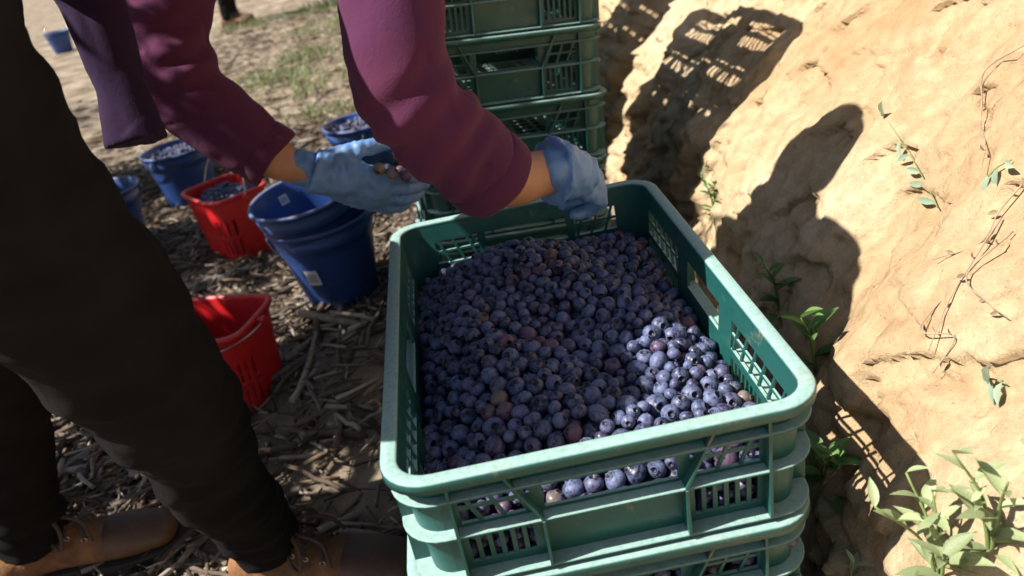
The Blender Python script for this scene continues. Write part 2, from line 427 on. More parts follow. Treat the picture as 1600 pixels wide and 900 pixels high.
def rib_mesh(side, s0, z0, s1, z1, th=.0028):
    mb = MB(); o1 = lambda z: w_in(z)-.0045
    P = []
    for s, z in ((s0, z0), (s1, z1)):
        P += [side_pt(side, s-th/2, z, o1(z)), side_pt(side, s+th/2, z, o1(z)), side_pt(side, s+th/2, z, -.001), side_pt(side, s-th/2, z, -.001)]
    mb.hexa(P); return mb.mesh('rib', M['green'])
ribs = []
for sd in (0, 2):
    for sg in (-1, 1):
        ribs += [rib_mesh(sd, sg*.144, ZC+.001, sg*.144, CH-.005), rib_mesh(sd, sg*.066, ZB+.001, sg*.098, CH-.005), rib_mesh(sd, sg*.066, ZC+.001, sg*.066, ZB-.001)]
for sd in (1, 3):
    for sg in (-1, 1):
        ribs += [rib_mesh(sd, sg*.25, ZC+.001, sg*.25, CH-.005), rib_mesh(sd, sg*.078, ZC+.001, sg*.078, CH-.005), rib_mesh(sd, sg*.165, ZC+.001, sg*.165, ZB-.001)]
def floor_mesh():
    mb = MB(); x, y = RCX+.008, RCY+.008
    mb.box(-x, x, -y, -y+.03, 0, .004); mb.box(-x, x, y-.03, y, 0, .004); mb.box(-x, -x+.03, -y+.03, y-.03, 0, .004); mb.box(x-.03, x, -y+.03, y-.03, 0, .004)
    for i in range(13):
        yy = -y+.04+i*(2*y-.08)/12; mb.box(-x+.03, x-.03, yy-.006, yy+.006, .0003, .0037)
    for i in range(5):
        xx = -x+.05+i*(2*x-.1)/4; mb.box(xx-.005, xx+.005, -y+.03, y-.03, .0008, .0032)
    return mb.mesh('floor', M['green'])
wall_mes = [wall_mesh(s) for s in range(4)]; floor_me = floor_mesh(); corner_mes = [corner_mesh(sx, sy) for sx in (-1, 1) for sy in (-1, 1)]
def make_crate():
    t = empty('harvest_crate', Matrix.Identity(4))
    mesh_obj('rim', rim_me, t); mesh_obj('floor', floor_me, t)
    for m_ in wall_mes: mesh_obj('wall', m_, t)
    for m_ in corner_mes: mesh_obj('corner', m_, t)
    for m_ in flange_mes: mesh_obj('flange', m_, t)
    for m_ in ribs: mesh_obj('rib', m_, t)
    return t
proto = make_crate(); first = [True]
def crate(Mw, label, group):
    t = proto if first[0] else copy_tree(proto); first[0] = False
    t.matrix_world = Mw; return tag(t, label, 'crate', group)
GZ = 4*PITCH
front_lab = ['bottom crate of the front stack, green, standing on the soil', 'second green crate from the ground in the front stack',
             'green crate directly under the open front crate of blueberries', 'open green crate heaped with blueberries on top of the front stack']
for k in range(4):
    jit = Matrix.Rotation(rad([.5, -.6, -.5, 0][k]), 4, 'Z')
    crate(Matrix.Translation(([.002, -.003, -.004, 0][k], .3, k*PITCH)) @ jit, front_lab[k], 'crates of the front stack')
# the tall stack behind leans a little
TB = Matrix.Rotation(.085, 4, 'Y') @ Matrix.Rotation(-.044, 4, 'X') @ Matrix.Rotation(.095, 4, 'Z')
BASE = Matrix.Translation((.047, 1.035, .536)) @ TB
back_lab = ['lowest green crate of the tall stack behind', 'second green crate up in the tall stack behind', 'third green crate up in the tall stack, beside the gloved hands',
            'fourth green crate up in the tall stack, just behind the right glove', 'fifth green crate up in the tall stack, above the right glove',
            'sixth green crate up in the tall stack, near the top edge', 'seventh green crate up in the tall stack, cut off by the picture edge', 'topmost green crate of the tall stack, above the picture']
CRATE_B = []
for k in range(8):
    zt = .171-4*PITCH+k*PITCH
    Mw = BASE @ Matrix.Translation((.0, .3, zt-CH)) @ Matrix.Translation(([0, .004, -.002, .003, -.003, .002, 0, .003][k], 0, 0))
    CRATE_B.append(Mw); crate(Mw, back_lab[k], 'crates of the tall stack')
CRATE_C = []
for k in range(9):
    Mw = Matrix.Translation((.02, 2.28, .02+k*PITCH)) @ Matrix.Rotation(rad(4), 4, 'Z')
    CRATE_C.append(Mw); crate(Mw, ['green crate of the farthest stack, hidden behind the tall stack'][0], 'crates of the farthest stack')

# ------------------------------------------------------------------ blueberries
def berry_geo(nu=16, nv=10):
    V = [(0, 0, -.94)]; rows = []
    prof = [(math.sin(math.pi*i/nv), -math.cos(math.pi*i/nv)*.94) for i in range(1, nv)]
    prof = prof[:-1]+[(.42, .86), (.40, .96), (.30, .93), (.22, .70)]        # crown lip and dimple
    for pi_, (r, z) in enumerate(prof):
        rows.append(len(V))
        for j in range(nu):
            a = 2*math.pi*j/nu; rr, zz = r, z
            if pi_ == len(prof)-3: zz += .08*(j % 3 == 0); rr += .07*(j % 3 == 0)
            V.append((rr*math.cos(a), rr*math.sin(a), zz))
    V.append((0, 0, .62)); F = []
    for j in range(nu): F.append((0, rows[0]+(j+1) % nu, rows[0]+j, rows[0]+j))
    for a, b in zip(rows[:-1], rows[1:]):
        for j in range(nu): F.append((a+j, a+(j+1) % nu, b+(j+1) % nu, b+j))
    top = len(V)-1
    for j in range(nu): F.append((rows[-1]+j, rows[-1]+(j+1) % nu, top, top))
    return np.array(V), F
def tri_faces(F):
    out = []
    for f in F:
        f = list(dict.fromkeys(f))
        out.append(f[:3])
        if len(f) == 4: out.append([f[0], f[2], f[3]])
    return np.array(out, np.int32)
def alpha_of(V0): return np.where((np.hypot(V0[:, 0], V0[:, 1]) < .34) & (V0[:, 2] > .3), 0.15, 1.0)
BV, BF = berry_geo(); BT = tri_faces(BF)
LV, LF = berry_geo(9, 6); LT = tri_faces(LF)
def kind_col(r):
    u = r.random(); rnd = r.random()
    if u < .93: return (rnd, r.random()*.15, 0)
    if u < .99: return (rnd*.6, .35+.5*r.random(), .05*r.random())
    return (rnd*.5, .5+.3*r.random(), .2+.3*r.random())
def rand_rot(r):
    q = r.normal(size=4); q /= np.linalg.norm(q); w, x, y, z = q
    return np.array([[1-2*(y*y+z*z), 2*(x*y-z*w), 2*(x*z+y*w)], [2*(x*y+z*w), 1-2*(x*x+z*z), 2*(y*z-x*w)], [2*(x*z-y*w), 2*(y*z+x*w), 1-2*(x*x+y*y)]])
def berries_mesh(name, P, Rr, low=True, r=rng):
    V0, T0 = (LV, LT) if low else (BV, BT); n = len(P); k = len(V0)
    AL = alpha_of(V0); V = np.empty((n, k, 3)); C = np.empty((n, k, 4))
    for i in range(n):
        V[i] = (V0*np.array([1, 1, .86+.1*r.random()])) @ rand_rot(r).T*Rr[i]+P[i]; C[i, :, :3] = kind_col(r); C[i, :, 3] = AL
    F = (T0[None]+(np.arange(n)*k)[:, None, None]).reshape(-1, 3)
    me = npmesh(name, V.reshape(-1, 3), F, M['berry'], True)
    at = me.color_attributes.new('col', 'FLOAT_COLOR', 'POINT'); at.data.foreach_set('color', C.ravel().astype(np.float32)); return me
def relax(P, R, surf, inside, it=36):
    n = len(P)
    for k in range(it):
        d = P[:, None]-P[None]; d2 = (d**2).sum(-1); np.fill_diagonal(d2, 9)
        s = (R[:, None]+R[None])*.97; i, j = np.where(d2 < s*s); m = i < j; i, j = i[m], j[m]
        dist = np.sqrt(d2[i, j])+1e-6; push = ((s[i, j]-dist)/dist*.42)[:, None]*d[i, j]
        np.add.at(P, i, push); np.add.at(P, j, -push)
        P = inside(P, R); top = surf(P[:, 0], P[:, 1])-R; P[:, 2] = np.where(P[:, 2] > top+.004, top+.004, P[:, 2])
    return P
# heap in the open front crate (world coordinates)
def heap(x, y):
    e = np.minimum(1, np.minimum((.182-np.abs(x))/.09, np.minimum((y-.018)/.10, (.582-y)/.07)))
    e = np.clip(e, 0, 1)
    return GZ-.076+.034*e*e*(3-2*e)+.024*np.exp(-(((x+.02)/.12)**2+((y-.42)/.16)**2))+.008*np.sin(x*31+y*17)*e
def hexfill(x0, x1, y0, y1, d, r):
    out = []; row = 0; y = y0
    while y < y1:
        x = x0+(d/2 if row % 2 else 0)
        while x < x1: out.append((x+r.normal()*d*.16, y+r.normal()*d*.16)); x += d
        y += d*.866; row += 1
    return np.array(out)
lay = []
for L in range(3):
    q = hexfill(-.165, .168, .035, .568, .0182, rng); R_ = np.clip(rng.normal(.0094, .0017, len(q)), .0060, .0132)
    z = heap(q[:, 0], q[:, 1])-R_-L*.0152+rng.normal(0, .005, len(q))
    lay.append(np.c_[q, z, R_, np.full(len(q), L)])
A = np.vstack(lay); P = A[:, :3].copy(); R_ = A[:, 3].copy()
def inside(P, R):
    ins = W0+.075*(GZ+.006-P[:, 2])*1.0+TH+.001
    P[:, 0] = np.clip(P[:, 0], -CW+ins+R, CW-ins-R); P[:, 1] = np.clip(P[:, 1], ins+R, 2*CD-ins-R); return P
P = relax(P, R_, heap, inside)
surf_gap = heap(P[:, 0], P[:, 1])-P[:, 2]-R_
# a few strays bulging on top of the heap
camp = np.array(cam.matrix_world.translation); dcam = np.linalg.norm(P-camp, axis=1)
score = 2*R_/dcam-np.clip(surf_gap-.006, 0, 1)*4
order = np.argsort(-score); indiv = order[:300]; rest = order[300:]
berry_mats = {'blue': M['berry']}
def berry_variant(name, col):
    me = npmesh(name, BV*np.array([1, 1, .9])*.0108, BT, M['berry'], True)
    at = me.color_attributes.new('col', 'FLOAT_COLOR', 'POINT'); at.data.foreach_set('color', np.c_[np.tile(col, (len(BV), 1)), alpha_of(BV)].astype(np.float32).ravel()); return me
BLUE = [berry_variant('blueberry', (u, g, 0)) for u, g in ((.1, 0), (.35, .05), (.6, .02), (.85, .08), (1., 0), (.5, .16))]
REDD = [berry_variant('blueberry', c) for c in ((.3, .5, 0), (.4, .75, .05), (.5, .9, .1))]
GRN = [berry_variant('blueberry', c) for c in ((.4, .5, .28), (.3, .6, .45))]
for n_, i in enumerate(indiv):
    u = rng.random()
    if u < .93: me, lab, gp = BLUE[rng.integers(6)], 'dusky blue ripe blueberry in the near part of the open front crate', 'ripe blueberries in the open crate'
    elif u < .985: me, lab, gp = REDD[rng.integers(3)], 'reddish purple blueberry among the blue ones in the open front crate', 'reddish blueberries in the open crate'
    else: me, lab, gp = GRN[rng.integers(2)], 'half ripe blueberry with a greenish patch in the open front crate', 'greenish blueberries in the open crate'
    o = mesh_obj('blueberry', me); zd = Vector(rng.normal(size=3)).normalized()+Vector((-.1, -.45, .75)); Rm = basis((0, 0, 0), zd.orthogonal(), zd) @ Matrix.Rotation(rng.random()*6.28, 4, 'Z') @ Matrix.Diagonal((1, .93+.1*rng.random(), .9+.12*rng.random(), 1))
    o.matrix_world = Matrix.Translation(P[i]) @ Rm @ Matrix.Scale(float(R_[i])/.0108, 4); tag(o, lab, 'blueberry', gp)
tag(mesh_obj('blueberry_heap', berries_mesh('blueberry_heap', P[rest], R_[rest], False)), 'mass of blueberries filling the open front crate', 'blueberries', kind='stuff')
# filling of the closed crates: berries along walls and top, one shared mesh
fp = []
for z in np.arange(.014, .098, .0155):
    ins = W0+.075*(CH-z)+TH+.0105
    for side in range(4):
        half = (CW-ins) if side in (0, 2) else (CD-ins)
        for s in np.arange(-half, half, .0178):
            s += rng.normal()*.002; w = {0: (s, -CD+ins), 1: (CW-ins, s), 2: (s, CD-ins), 3: (-CW+ins, s)}[side]
            fp.append((w[0]+rng.normal()*.0015, w[1]+rng.normal()*.0015, z+rng.normal()*.002))
for x, y in hexfill(-.155, .158, -.255, .258, .0182, rng): fp.append((x, y, .094+.006*math.sin(x*40)+rng.normal()*.002))
fill_me = berries_mesh('blueberry_fill', np.array(fp), np.clip(rng.normal(.009, .001, len(fp)), .007, .0112), True)
for k, Mw in enumerate([Matrix.Translation((-.004, .3, 2*PITCH)), Matrix.Translation((-.003, .3, PITCH))]+CRATE_B[:3]):
    o = mesh_obj('blueberry_fill', fill_me); o.matrix_world = Mw
    tag(o, ('blueberries inside the crate under the open front crate', 'blueberries inside the second crate of the front stack')[k] if k < 2 else 'blueberries inside crate number %s of the tall stack, counted from the ground' % ('one two three'.split()[k-2]), 'blueberries', 'fillings of stacked crates', 'stuff')

# ------------------------------------------------------------------ buckets
def lathe(prof, n=48, ang=None):
    V = []; F = []; k = len(prof)
    for r, z in prof:
        for j in range(n): a = 2*math.pi*j/n; V.append((r*math.cos(a), r*math.sin(a), z))
    for i in range(k-1):
        for j in range(n): F.append((i*n+j, i*n+(j+1) % n, (i+1)*n+(j+1) % n, (i+1)*n+j))
    return V, F
BH, BR0, BR1 = .262, .103, .150
def b_r(z): return BR0+(BR1-BR0)*z/BH
def bucket_body():
    p = [(0.0005, .006), (BR0-.012, .006), (BR0-.004, .002), (BR0, .004)]
    p += [(b_r(z), z) for z in (.03, .08, .13, .18, .205)]
    p += [(b_r(.206)+.0035, .206), (b_r(.21)+.0045, .210), (b_r(.235)+.0045, .235), (b_r(.236), .2365), (b_r(.25)+.0005, .250), (BR1+.008, .252), (BR1+.0095, .257), (BR1+.0075, .262), (BR1+.001, .263), (BR1-.003, .259)]
    p += [(b_r(z)-.003, z) for z in (.2, .12, .04)]+[(BR0-.006, .012), (.0005, .010)]
    V, F = lathe(p); return pymesh('body', V, F, M['blue'], True)
def bail_mesh(r, drop, th=.0022, name='handle', z=.238):
    pts = []
    for i in range(25):
        a = math.pi*i/24; pts.append((r*math.cos(a), r*math.sin(a)*math.cos(drop), z+r*math.sin(a)*math.sin(drop)))
    mb = MB(); mb.tube(pts, th, 7); return mb.mesh(name, M['steel'], True)
def ear_mesh():
    mb = MB(); V, F = lathe([(.0005, .012), (.009, .012), (.010, .008), (.011, 0)], 14); mb.add([(z+BR1-.004, x, y+.238) for x, y, z in V], F)
    mb.box(BR1-.004, BR1+.004, -.016, .016, .222, .252); return mb.mesh('ear', M['blue'])
def sticker_mesh(r_off, z0, z1, wdt, inner=False):
    V = []; F = []; n = 8
    for z in (z0, z1):
        for i in range(n+1):
            a = (i/n-.5)*wdt/b_r(z); r = b_r(z)+(r_off if not inner else -.0045); V.append((r*math.cos(a), r*math.sin(a), z))
    for i in range(n): F.append((i, i+1, n+2+i, n+1+i))
    return pymesh('label_sticker', V, F, M['sticker'])
def sticker_mat():
    t = NT('printed_label'); uv = t.coord('Generated'); sp = t.n('ShaderNodeSeparateXYZ'); t.l(uv, sp.inputs[0])
    w = t.n('ShaderNodeTexNoise'); w.noise_dimensions = '1D'; w.inputs['Scale'].default_value = 38; w.inputs['Detail'].default_value = 0; t.l(sp.outputs[1], w.inputs['W'])
    bars = t.ramp(w.outputs[0], [(.5, 0.), (.52, 1.)])
    zin = t.math('MULTIPLY', t.math('GREATER_THAN', sp.outputs[2], .18), t.math('LESS_THAN', sp.outputs[2], .78))
    yin = t.math('MULTIPLY', t.math('GREATER_THAN', sp.outputs[1], .15), t.math('LESS_THAN', sp.outputs[1], .85))
    k = t.math('MULTIPLY', t.math('MULTIPLY', bars, zin), yin)
    t.set(Base_Color=t.mix(k, (.72, .72, .73), (.10, .10, .12)), Roughness=.5); return t.m
M['sticker'] = sticker_mat()
body_me = bucket_body(); ear_me = ear_mesh()
def bucket(Mw, label, drop=-1.25, sticker=None, inner=None, handle_rot=0):
    t = empty('bucket', Mw); tag(t, label, 'bucket', 'blue buckets'); mesh_obj('body', body_me, t)
    for s in (0, math.pi):
        e = mesh_obj('ear', ear_me, t); e.rotation_euler = (0, 0, s+handle_rot)
    h = mesh_obj('handle', bail_mesh(BR1+.010, drop), t); h.rotation_euler = (0, 0, handle_rot)
    if sticker is not None:
        s = mesh_obj('label_sticker', sticker_mesh(.0025, .10, .15, .04), t); s.rotation_euler = (0, 0, sticker)
    if inner is not None:
        s = mesh_obj('label_sticker', sticker_mesh(0, .20, .228, .028, True), t); s.rotation_euler = (0, 0, inner)
    return t
def on_ground(x, y, rz=0, tx=0, ty=0, dz=0):
    return Matrix.Translation((x, y, ground_h(x, y)+dz)) @ Matrix.Rotation(tx, 4, 'X') @ Matrix.Rotation(ty, 4, 'Y') @ Matrix.Rotation(rz, 4, 'Z')
def berry_disc(name, Mw, label, rx, ry, z, mound=.02):
    pts = [p for p in hexfill(-rx, rx, -ry, ry, .0178, rng) if (p[0]/rx)**2+(p[1]/ry)**2 < 1]
    Q = []
    for x, y in pts:
        e = 1-(x/rx)**2-(y/ry)**2
        Q.append((x, y, z+mound*e+.003*rng.normal()))
        if rng.random() < .25: Q.append((x+.008, y+.004, z+mound*e+.011+.002*rng.normal()))
    o = mesh_obj(name, berries_mesh(name, np.array(Q), np.clip(rng.normal(.0092, .001, len(Q)), .007, .0115), True))
    o.matrix_world = Mw; tag(o, label, 'blueberries', 'blueberries in buckets', 'stuff'); return o
BS = Matrix.Scale(.89, 4)
MN = on_ground(-.455, 1.42, 0, 0, rad(-1.5), -.004) @ BS
bucket(MN, 'lower of the two nested blue buckets beside the crates, with a label', -1.2, sticker=rad(-112), handle_rot=rad(12))
MN2 = MN @ Matrix.Translation((-.006, -.002, .084)) @ Matrix.Rotation(rad(-3), 4, 'Y') @ Matrix.Rotation(rad(4), 4, 'X')
bucket(MN2, 'empty upper blue bucket nested inside another near the left glove', -1.25, inner=rad(128), handle_rot=rad(-20))
MB1 = on_ground(-1.20, 2.74, 0, 0, 0, -.004) @ BS; bucket(MB1, 'blue bucket full of blueberries behind the red bucket, below the hanging shirt', -1.2, handle_rot=rad(60))
berry_disc('blueberry_load', MB1, 'blueberries filling the blue bucket behind the red bucket', .135, .135, .222)
MB2 = on_ground(-.44, 2.56, 0, 0, 0, -.004) @ BS; bucket(MB2, 'blue bucket full of blueberries partly hidden by the right sleeve', -1.2, handle_rot=rad(100))
berry_disc('blueberry_load', MB2, 'blueberries filling the blue bucket beside the right sleeve', .135, .135, .226)
MB3 = on_ground(-1.36, 2.30, 0, 0, 0, -.004) @ BS; bucket(MB3, 'blue bucket mostly hidden behind the black trouser leg', -1.0, handle_rot=rad(20))
MB4 = on_ground(-4.2, 9.2, 0, 0, 0, -.004) @ BS; bucket(MB4, 'distant blue bucket seen in the gap beside the hanging shirt', .9, handle_rot=rad(0))
# red perforated picking buckets
RH, RX1, RY1, RX0, RY0 = .245, .138, .110, .116, .090
def red_body():
    n = 80; rows = 30; V = []; F = []
    def ring(t, z, g=0):
        ax, ay = RX0+(RX1-RX0)*t+g, RY0+(RY1-RY0)*t+g; out = []
        for j in range(n):
            a = 2*math.pi*j/n; c, s = math.cos(a), math.sin(a); e = 2/5.0
            out.append((ax*math.copysign(abs(c)**e, c), ay*math.copysign(abs(s)**e, s), z))
        return out
    for i in range(rows+1): V += ring(i/rows, RH*i/rows)
    for i in range(rows):
        for j in range(n):
            q = j % 4; hole = q == 1 and (4 <= i % 9 or i % 9 < 2) and 3 < i < 21 and (j//4) % 5 != 0
            if not hole: F.append((i*n+j, i*n+(j+1) % n, (i+1)*n+(j+1) % n, (i+1)*n+j))
    b = len(V); V.append((0, 0, 0))
    for j in range(n): F.append((j, b, (j+1) % n))
    me = pymesh('body', V, F, M['red'], True); return me
def red_rim():
    V = []; n = 80; prof = [(0, -.012), (.008, -.011), (.0095, -.004), (.007, .001), (-.001, .002), (-.003, -.003)]; F = []
    for g, dz in prof:
        for j in range(n):
            a = 2*math.pi*j/n; c, s = math.cos(a), math.sin(a); e = .4
            V.append(((RX1+g)*math.copysign(abs(c)**e, c), (RY1+g)*math.copysign(abs(s)**e, s), RH+dz))
    k = len(prof)
    for i in range(k):
        for j in range(n): F.append((i*n+j, i*n+(j+1) % n, ((i+1) % k)*n+(j+1) % n, ((i+1) % k)*n+j))
    return pymesh('rim', V, F, M['red'], True)
red_me, red_rim_me = red_body(), red_rim()
def red_bucket(Mw, label, drop):
    t = empty('picking_bucket', Mw); tag(t, label, 'bucket', 'red perforated buckets')
    b = mesh_obj('body', red_me, t); s = b.modifiers.new('s', 'SOLIDIFY'); s.thickness = .003; s.offset = -1
    mesh_obj('rim', red_rim_me, t)
    for sg in (-1, 1):
        mb = MB(); mb.tube([(sg*(RX1+.004), 0, RH-.014), (sg*(RX1+.022), 0, RH-.014)], [.010, .007], 12); mb.tube([(sg*(RX1+.018), 0, RH-.014), (sg*(RX1+.026), 0, RH-.014)], [.011, .011], 12)
        mesh_obj('handle_knob', mb.mesh('handle_knob', M['red'], False), t)
    pts = []
    for i in range(25):
        a = math.pi*i/24; pts.append(((RX1+.021)*math.cos(a), .155*math.sin(a)*math.cos(drop), RH-.014+.155*math.sin(a)*math.sin(drop)))
    mb = MB(); mb.tube(pts, .0022, 7); mesh_obj('handle', mb.mesh('handle', M['steel'], True), t); return t
MR1 = on_ground(-.71, 1.11, rad(-18), 0, 0, -.004) @ Matrix.Scale(.90, 4); red_bucket(MR1, 'empty red bucket with wire handle beside the black trouser knee', rad(186))
MR2 = on_ground(-.86, 2.05, rad(-52), 0, 0, -.004) @ Matrix.Scale(.92, 4); red_bucket(MR2, 'red perforated bucket full of blueberries behind the nested blue buckets', rad(70))
berry_disc('blueberry_load', MR2, 'blueberries filling the red perforated bucket', .125, .098, .205, .03)

# ------------------------------------------------------------------ people
def folds(P, amp, fr, stretch=(1, 1, 1), off=0.0, crease=.8):
    Q = P*np.array(stretch); w = nz(Q, fr*.45, off+9)
    a = 1-np.abs(nz(Q+w[:, None]*.05, fr, off))*2.2
    cr = np.maximum(0, 1-np.abs(nz(Q+w[:, None]*.08, fr*.8, off+21))*7)*(nz(P, 5, off+2) > -.05)
    return amp*(a-.3)+amp*.45*nz(Q, fr*2.6, off+3)-amp*crease*cr
def sleeve_end(mb, p, q, r, depth=.02):
    pass
def glove_hand(mb, Mh, curl, spread=1.0, thumb_curl=.5, side=1):
    """hand in local axes: x along fingers, y to the thumb, z out of the back of the hand."""
    def T(v): return tuple(Mh @ Vector(v))
    sc = Mh.to_scale().x
    def seg(pts, rr):
        smooth_tube(mb, [(*T(p), *((r[0]*sc, r[1]*sc) if hasattr(r, '__len__') else (r*sc, r*sc))) for p, r in zip(pts, rr)], 12, 4, up=(Mh.to_3x3() @ Vector((0, 0, 1))))
    seg([(-.035, 0, 0), (0, 0, 0), (.04, 0, .002), (.075, .0, .002), (.09, 0, 0)], [(.027, .023), (.030, .023), (.040, .021), (.043, .018), (.038, .014)])
    for i, (y, L) in enumerate(((.033, .072), (.011, .080), (-.011, .074), (-.032, .058))):
        a = 0.0; p = Vector((.082, y, .002)); pts = [Vector((.055, y*.9, .002)), p.copy()]
        for j, fr in enumerate((.45, .30, .25)):
            a += curl[i] if not hasattr(curl[i], '__len__') else curl[i][j]
            p = p+Vector((math.cos(a), (y*.6)*spread*.6, -math.sin(a)))*(L*fr); pts.append(p.copy())
        seg(pts, [.0100, .0102, .0095, .0090, .0080])
    p0 = Vector((.005, .022, -.006)); p1 = Vector((.035, .046, -.014)); d = Vector((.75, .35*(1-thumb_curl), -.9*thumb_curl)).normalized()
    seg([p0, p1, p1+d*.026, p1+d*.050], [.016, .0125, .0105, .009])
def boot(parent_name, Mw, parent, upper_lab=None):
    mb = MB(); up = (0, 0, 1)
    smooth_tube(mb, [(-.062, 0, .062, .034, .038), (-.03, 0, .070, .040, .048), (.03, 0, .066, .043, .044), (.09, 0, .056, .048, .034), (.15, 0, .052, .050, .030), (.195, 0, .048, .042, .024)], 18, 5, up)
    smooth_tube(mb, [(-.03, 0, .05, .036, .05), (-.02, 0, .10, .040, .052), (-.02, 0, .155, .043, .055), (-.02, 0, .175, .044, .056)], 18, 5, (1, 0, 0), (True, False))
    smooth_tube(mb, [(.0, 0, .11, .024, .03), (.05, 0, .088, .026, .02), (.09, 0, .072, .024, .016)], 12, 4, up)
    o = organic('boot', mb, .0045, M['leather'], None, 5, lambda P: .0012*nz(P, 60)); o.parent = parent; o.matrix_parent_inverse = Matrix.Identity(4); o.matrix_local = Mw
    # sole
    outl = []
    for x, w in ((-.098, .0), (-.094, .018), (-.08, .031), (-.05, .038), (0, .037), (.05, .039), (.10, .050), (.15, .053), (.19, .045), (.215, .028), (.224, .0)): outl.append((x, w))
    full = outl+[(x, -w) for x, w in reversed(outl[1:-1])]; n = len(full); V = []
    for z, g in ((.0, .97), (.012, 1.0), (.026, 1.02), (.030, .99)): V += [(x*g, y*g, z) for x, y in full]
    F = [tuple(range(n-1, -1, -1)), tuple(3*n+i for i in range(n))]
    for k in range(3):
        for i in range(n): F.append((k*n+i, k*n+(i+1) % n, (k+1)*n+(i+1) % n, (k+1)*n+i))
    mesh_obj('sole', pymesh('sole', V, F, M['sole'], False), o)
    # toe leather: darker shell
    mb = MB(); smooth_tube(mb, [(.105, 0, .055, .0495, .0345), (.15, 0, .0525, .0518, .0315), (.197, 0, .0485, .0435, .0255)], 20, 6, up, (False, True))
    organic('toe_cap', mb, .004, M['leather_dark'], o, 4)
    # eyelets and laces
    for sg in (-1, 1):
        for x, z in ((.015, .118), (.035, .107), (.055, .098), (.080, .086)):
            V, F = [], []
            mb = MB(); ring = [(x+.0042*math.cos(a), sg*.031, z+.0042*math.sin(a)) for a in np.linspace(0, 2*math.pi, 11)]
            mb.tube(ring, .0012, 6, False); mesh_obj('eyelet', mb.mesh('eyelet', M['steel'], True), o)
    lc = MB()
    for i, (x, z) in enumerate(((.015, .118), (.035, .107), (.055, .098), (.080, .086))):
        nx = (.015, .035, .055, .080)[max(0, i-1)]; nzv = (.118, .107, .098, .086)[max(0, i-1)]
        for sg in (-1, 1): lc.tube(crom([(x, sg*.033, z), (x-.002, sg*.018, z+.014), (nx, -sg*.016, nzv+.014), (nx, -sg*.033, nzv)], 5), .003, 6)
    for sg in (-1, 1):
        lc.tube(crom([(.02, 0, .137), (.04, sg*.024, .152), (.058, sg*.044, .128), (.05, sg*.05, .092), (.035, sg*.042, .105), (.022, sg*.01, .138)], 7), .0034, 6)
        lc.tube(crom([(.02, 0, .137), (.05, sg*.02, .142), (.088, sg*.028, .125), (.098, sg*.042, .088)], 7), .0034, 6)
    lc.tube([(.014, -.009, .138), (.026, .009, .139)], .006, 8)
    mesh_obj('laces', lc.mesh('laces', M['lace'], True), o)
    return o
def head_geo(mb, C, fwd, upv):
    Mh = basis(C, fwd, upv); T = lambda v: tuple(Mh @ Vector(v))
    def st(rows, n=14, k=5, u=(0, 0, 1)): smooth_tube(mb, [(*T(r[:3]), *r[3:]) for r in rows], n, k, Mh.to_3x3() @ Vector(u))
    st([(-.02, 0, .085, .045, .05), (-.012, 0, .05, .070, .088), (-.005, 0, .0, .072, .092), (.01, 0, -.05, .060, .072), (.022, 0, -.095, .042, .05)], u=(1, 0, 0), n=20)
    st([(.082, 0, .012, .009), (.098, 0, -.012, .012), (.106, 0, -.028, .014), (.092, 0, -.036, .013)], 10)
    st([(.083, -.022, -.058, .009), (.092, 0, -.058, .010), (.083, .022, -.058, .009)], 10)
    st([(.075, -.04, .028, .012), (.09, 0, .026, .012), (.075, .04, .028, .012)], 10)
    for s in (-1, 1): st([(0, s*.072, -.03, .008, .014), (-.008, s*.080, 0, .008, .02), (-.006, s*.076, .025, .007, .013)], 10)
    return Mh
def cuff_ring(name, p, q, r, m, parent):
    pass

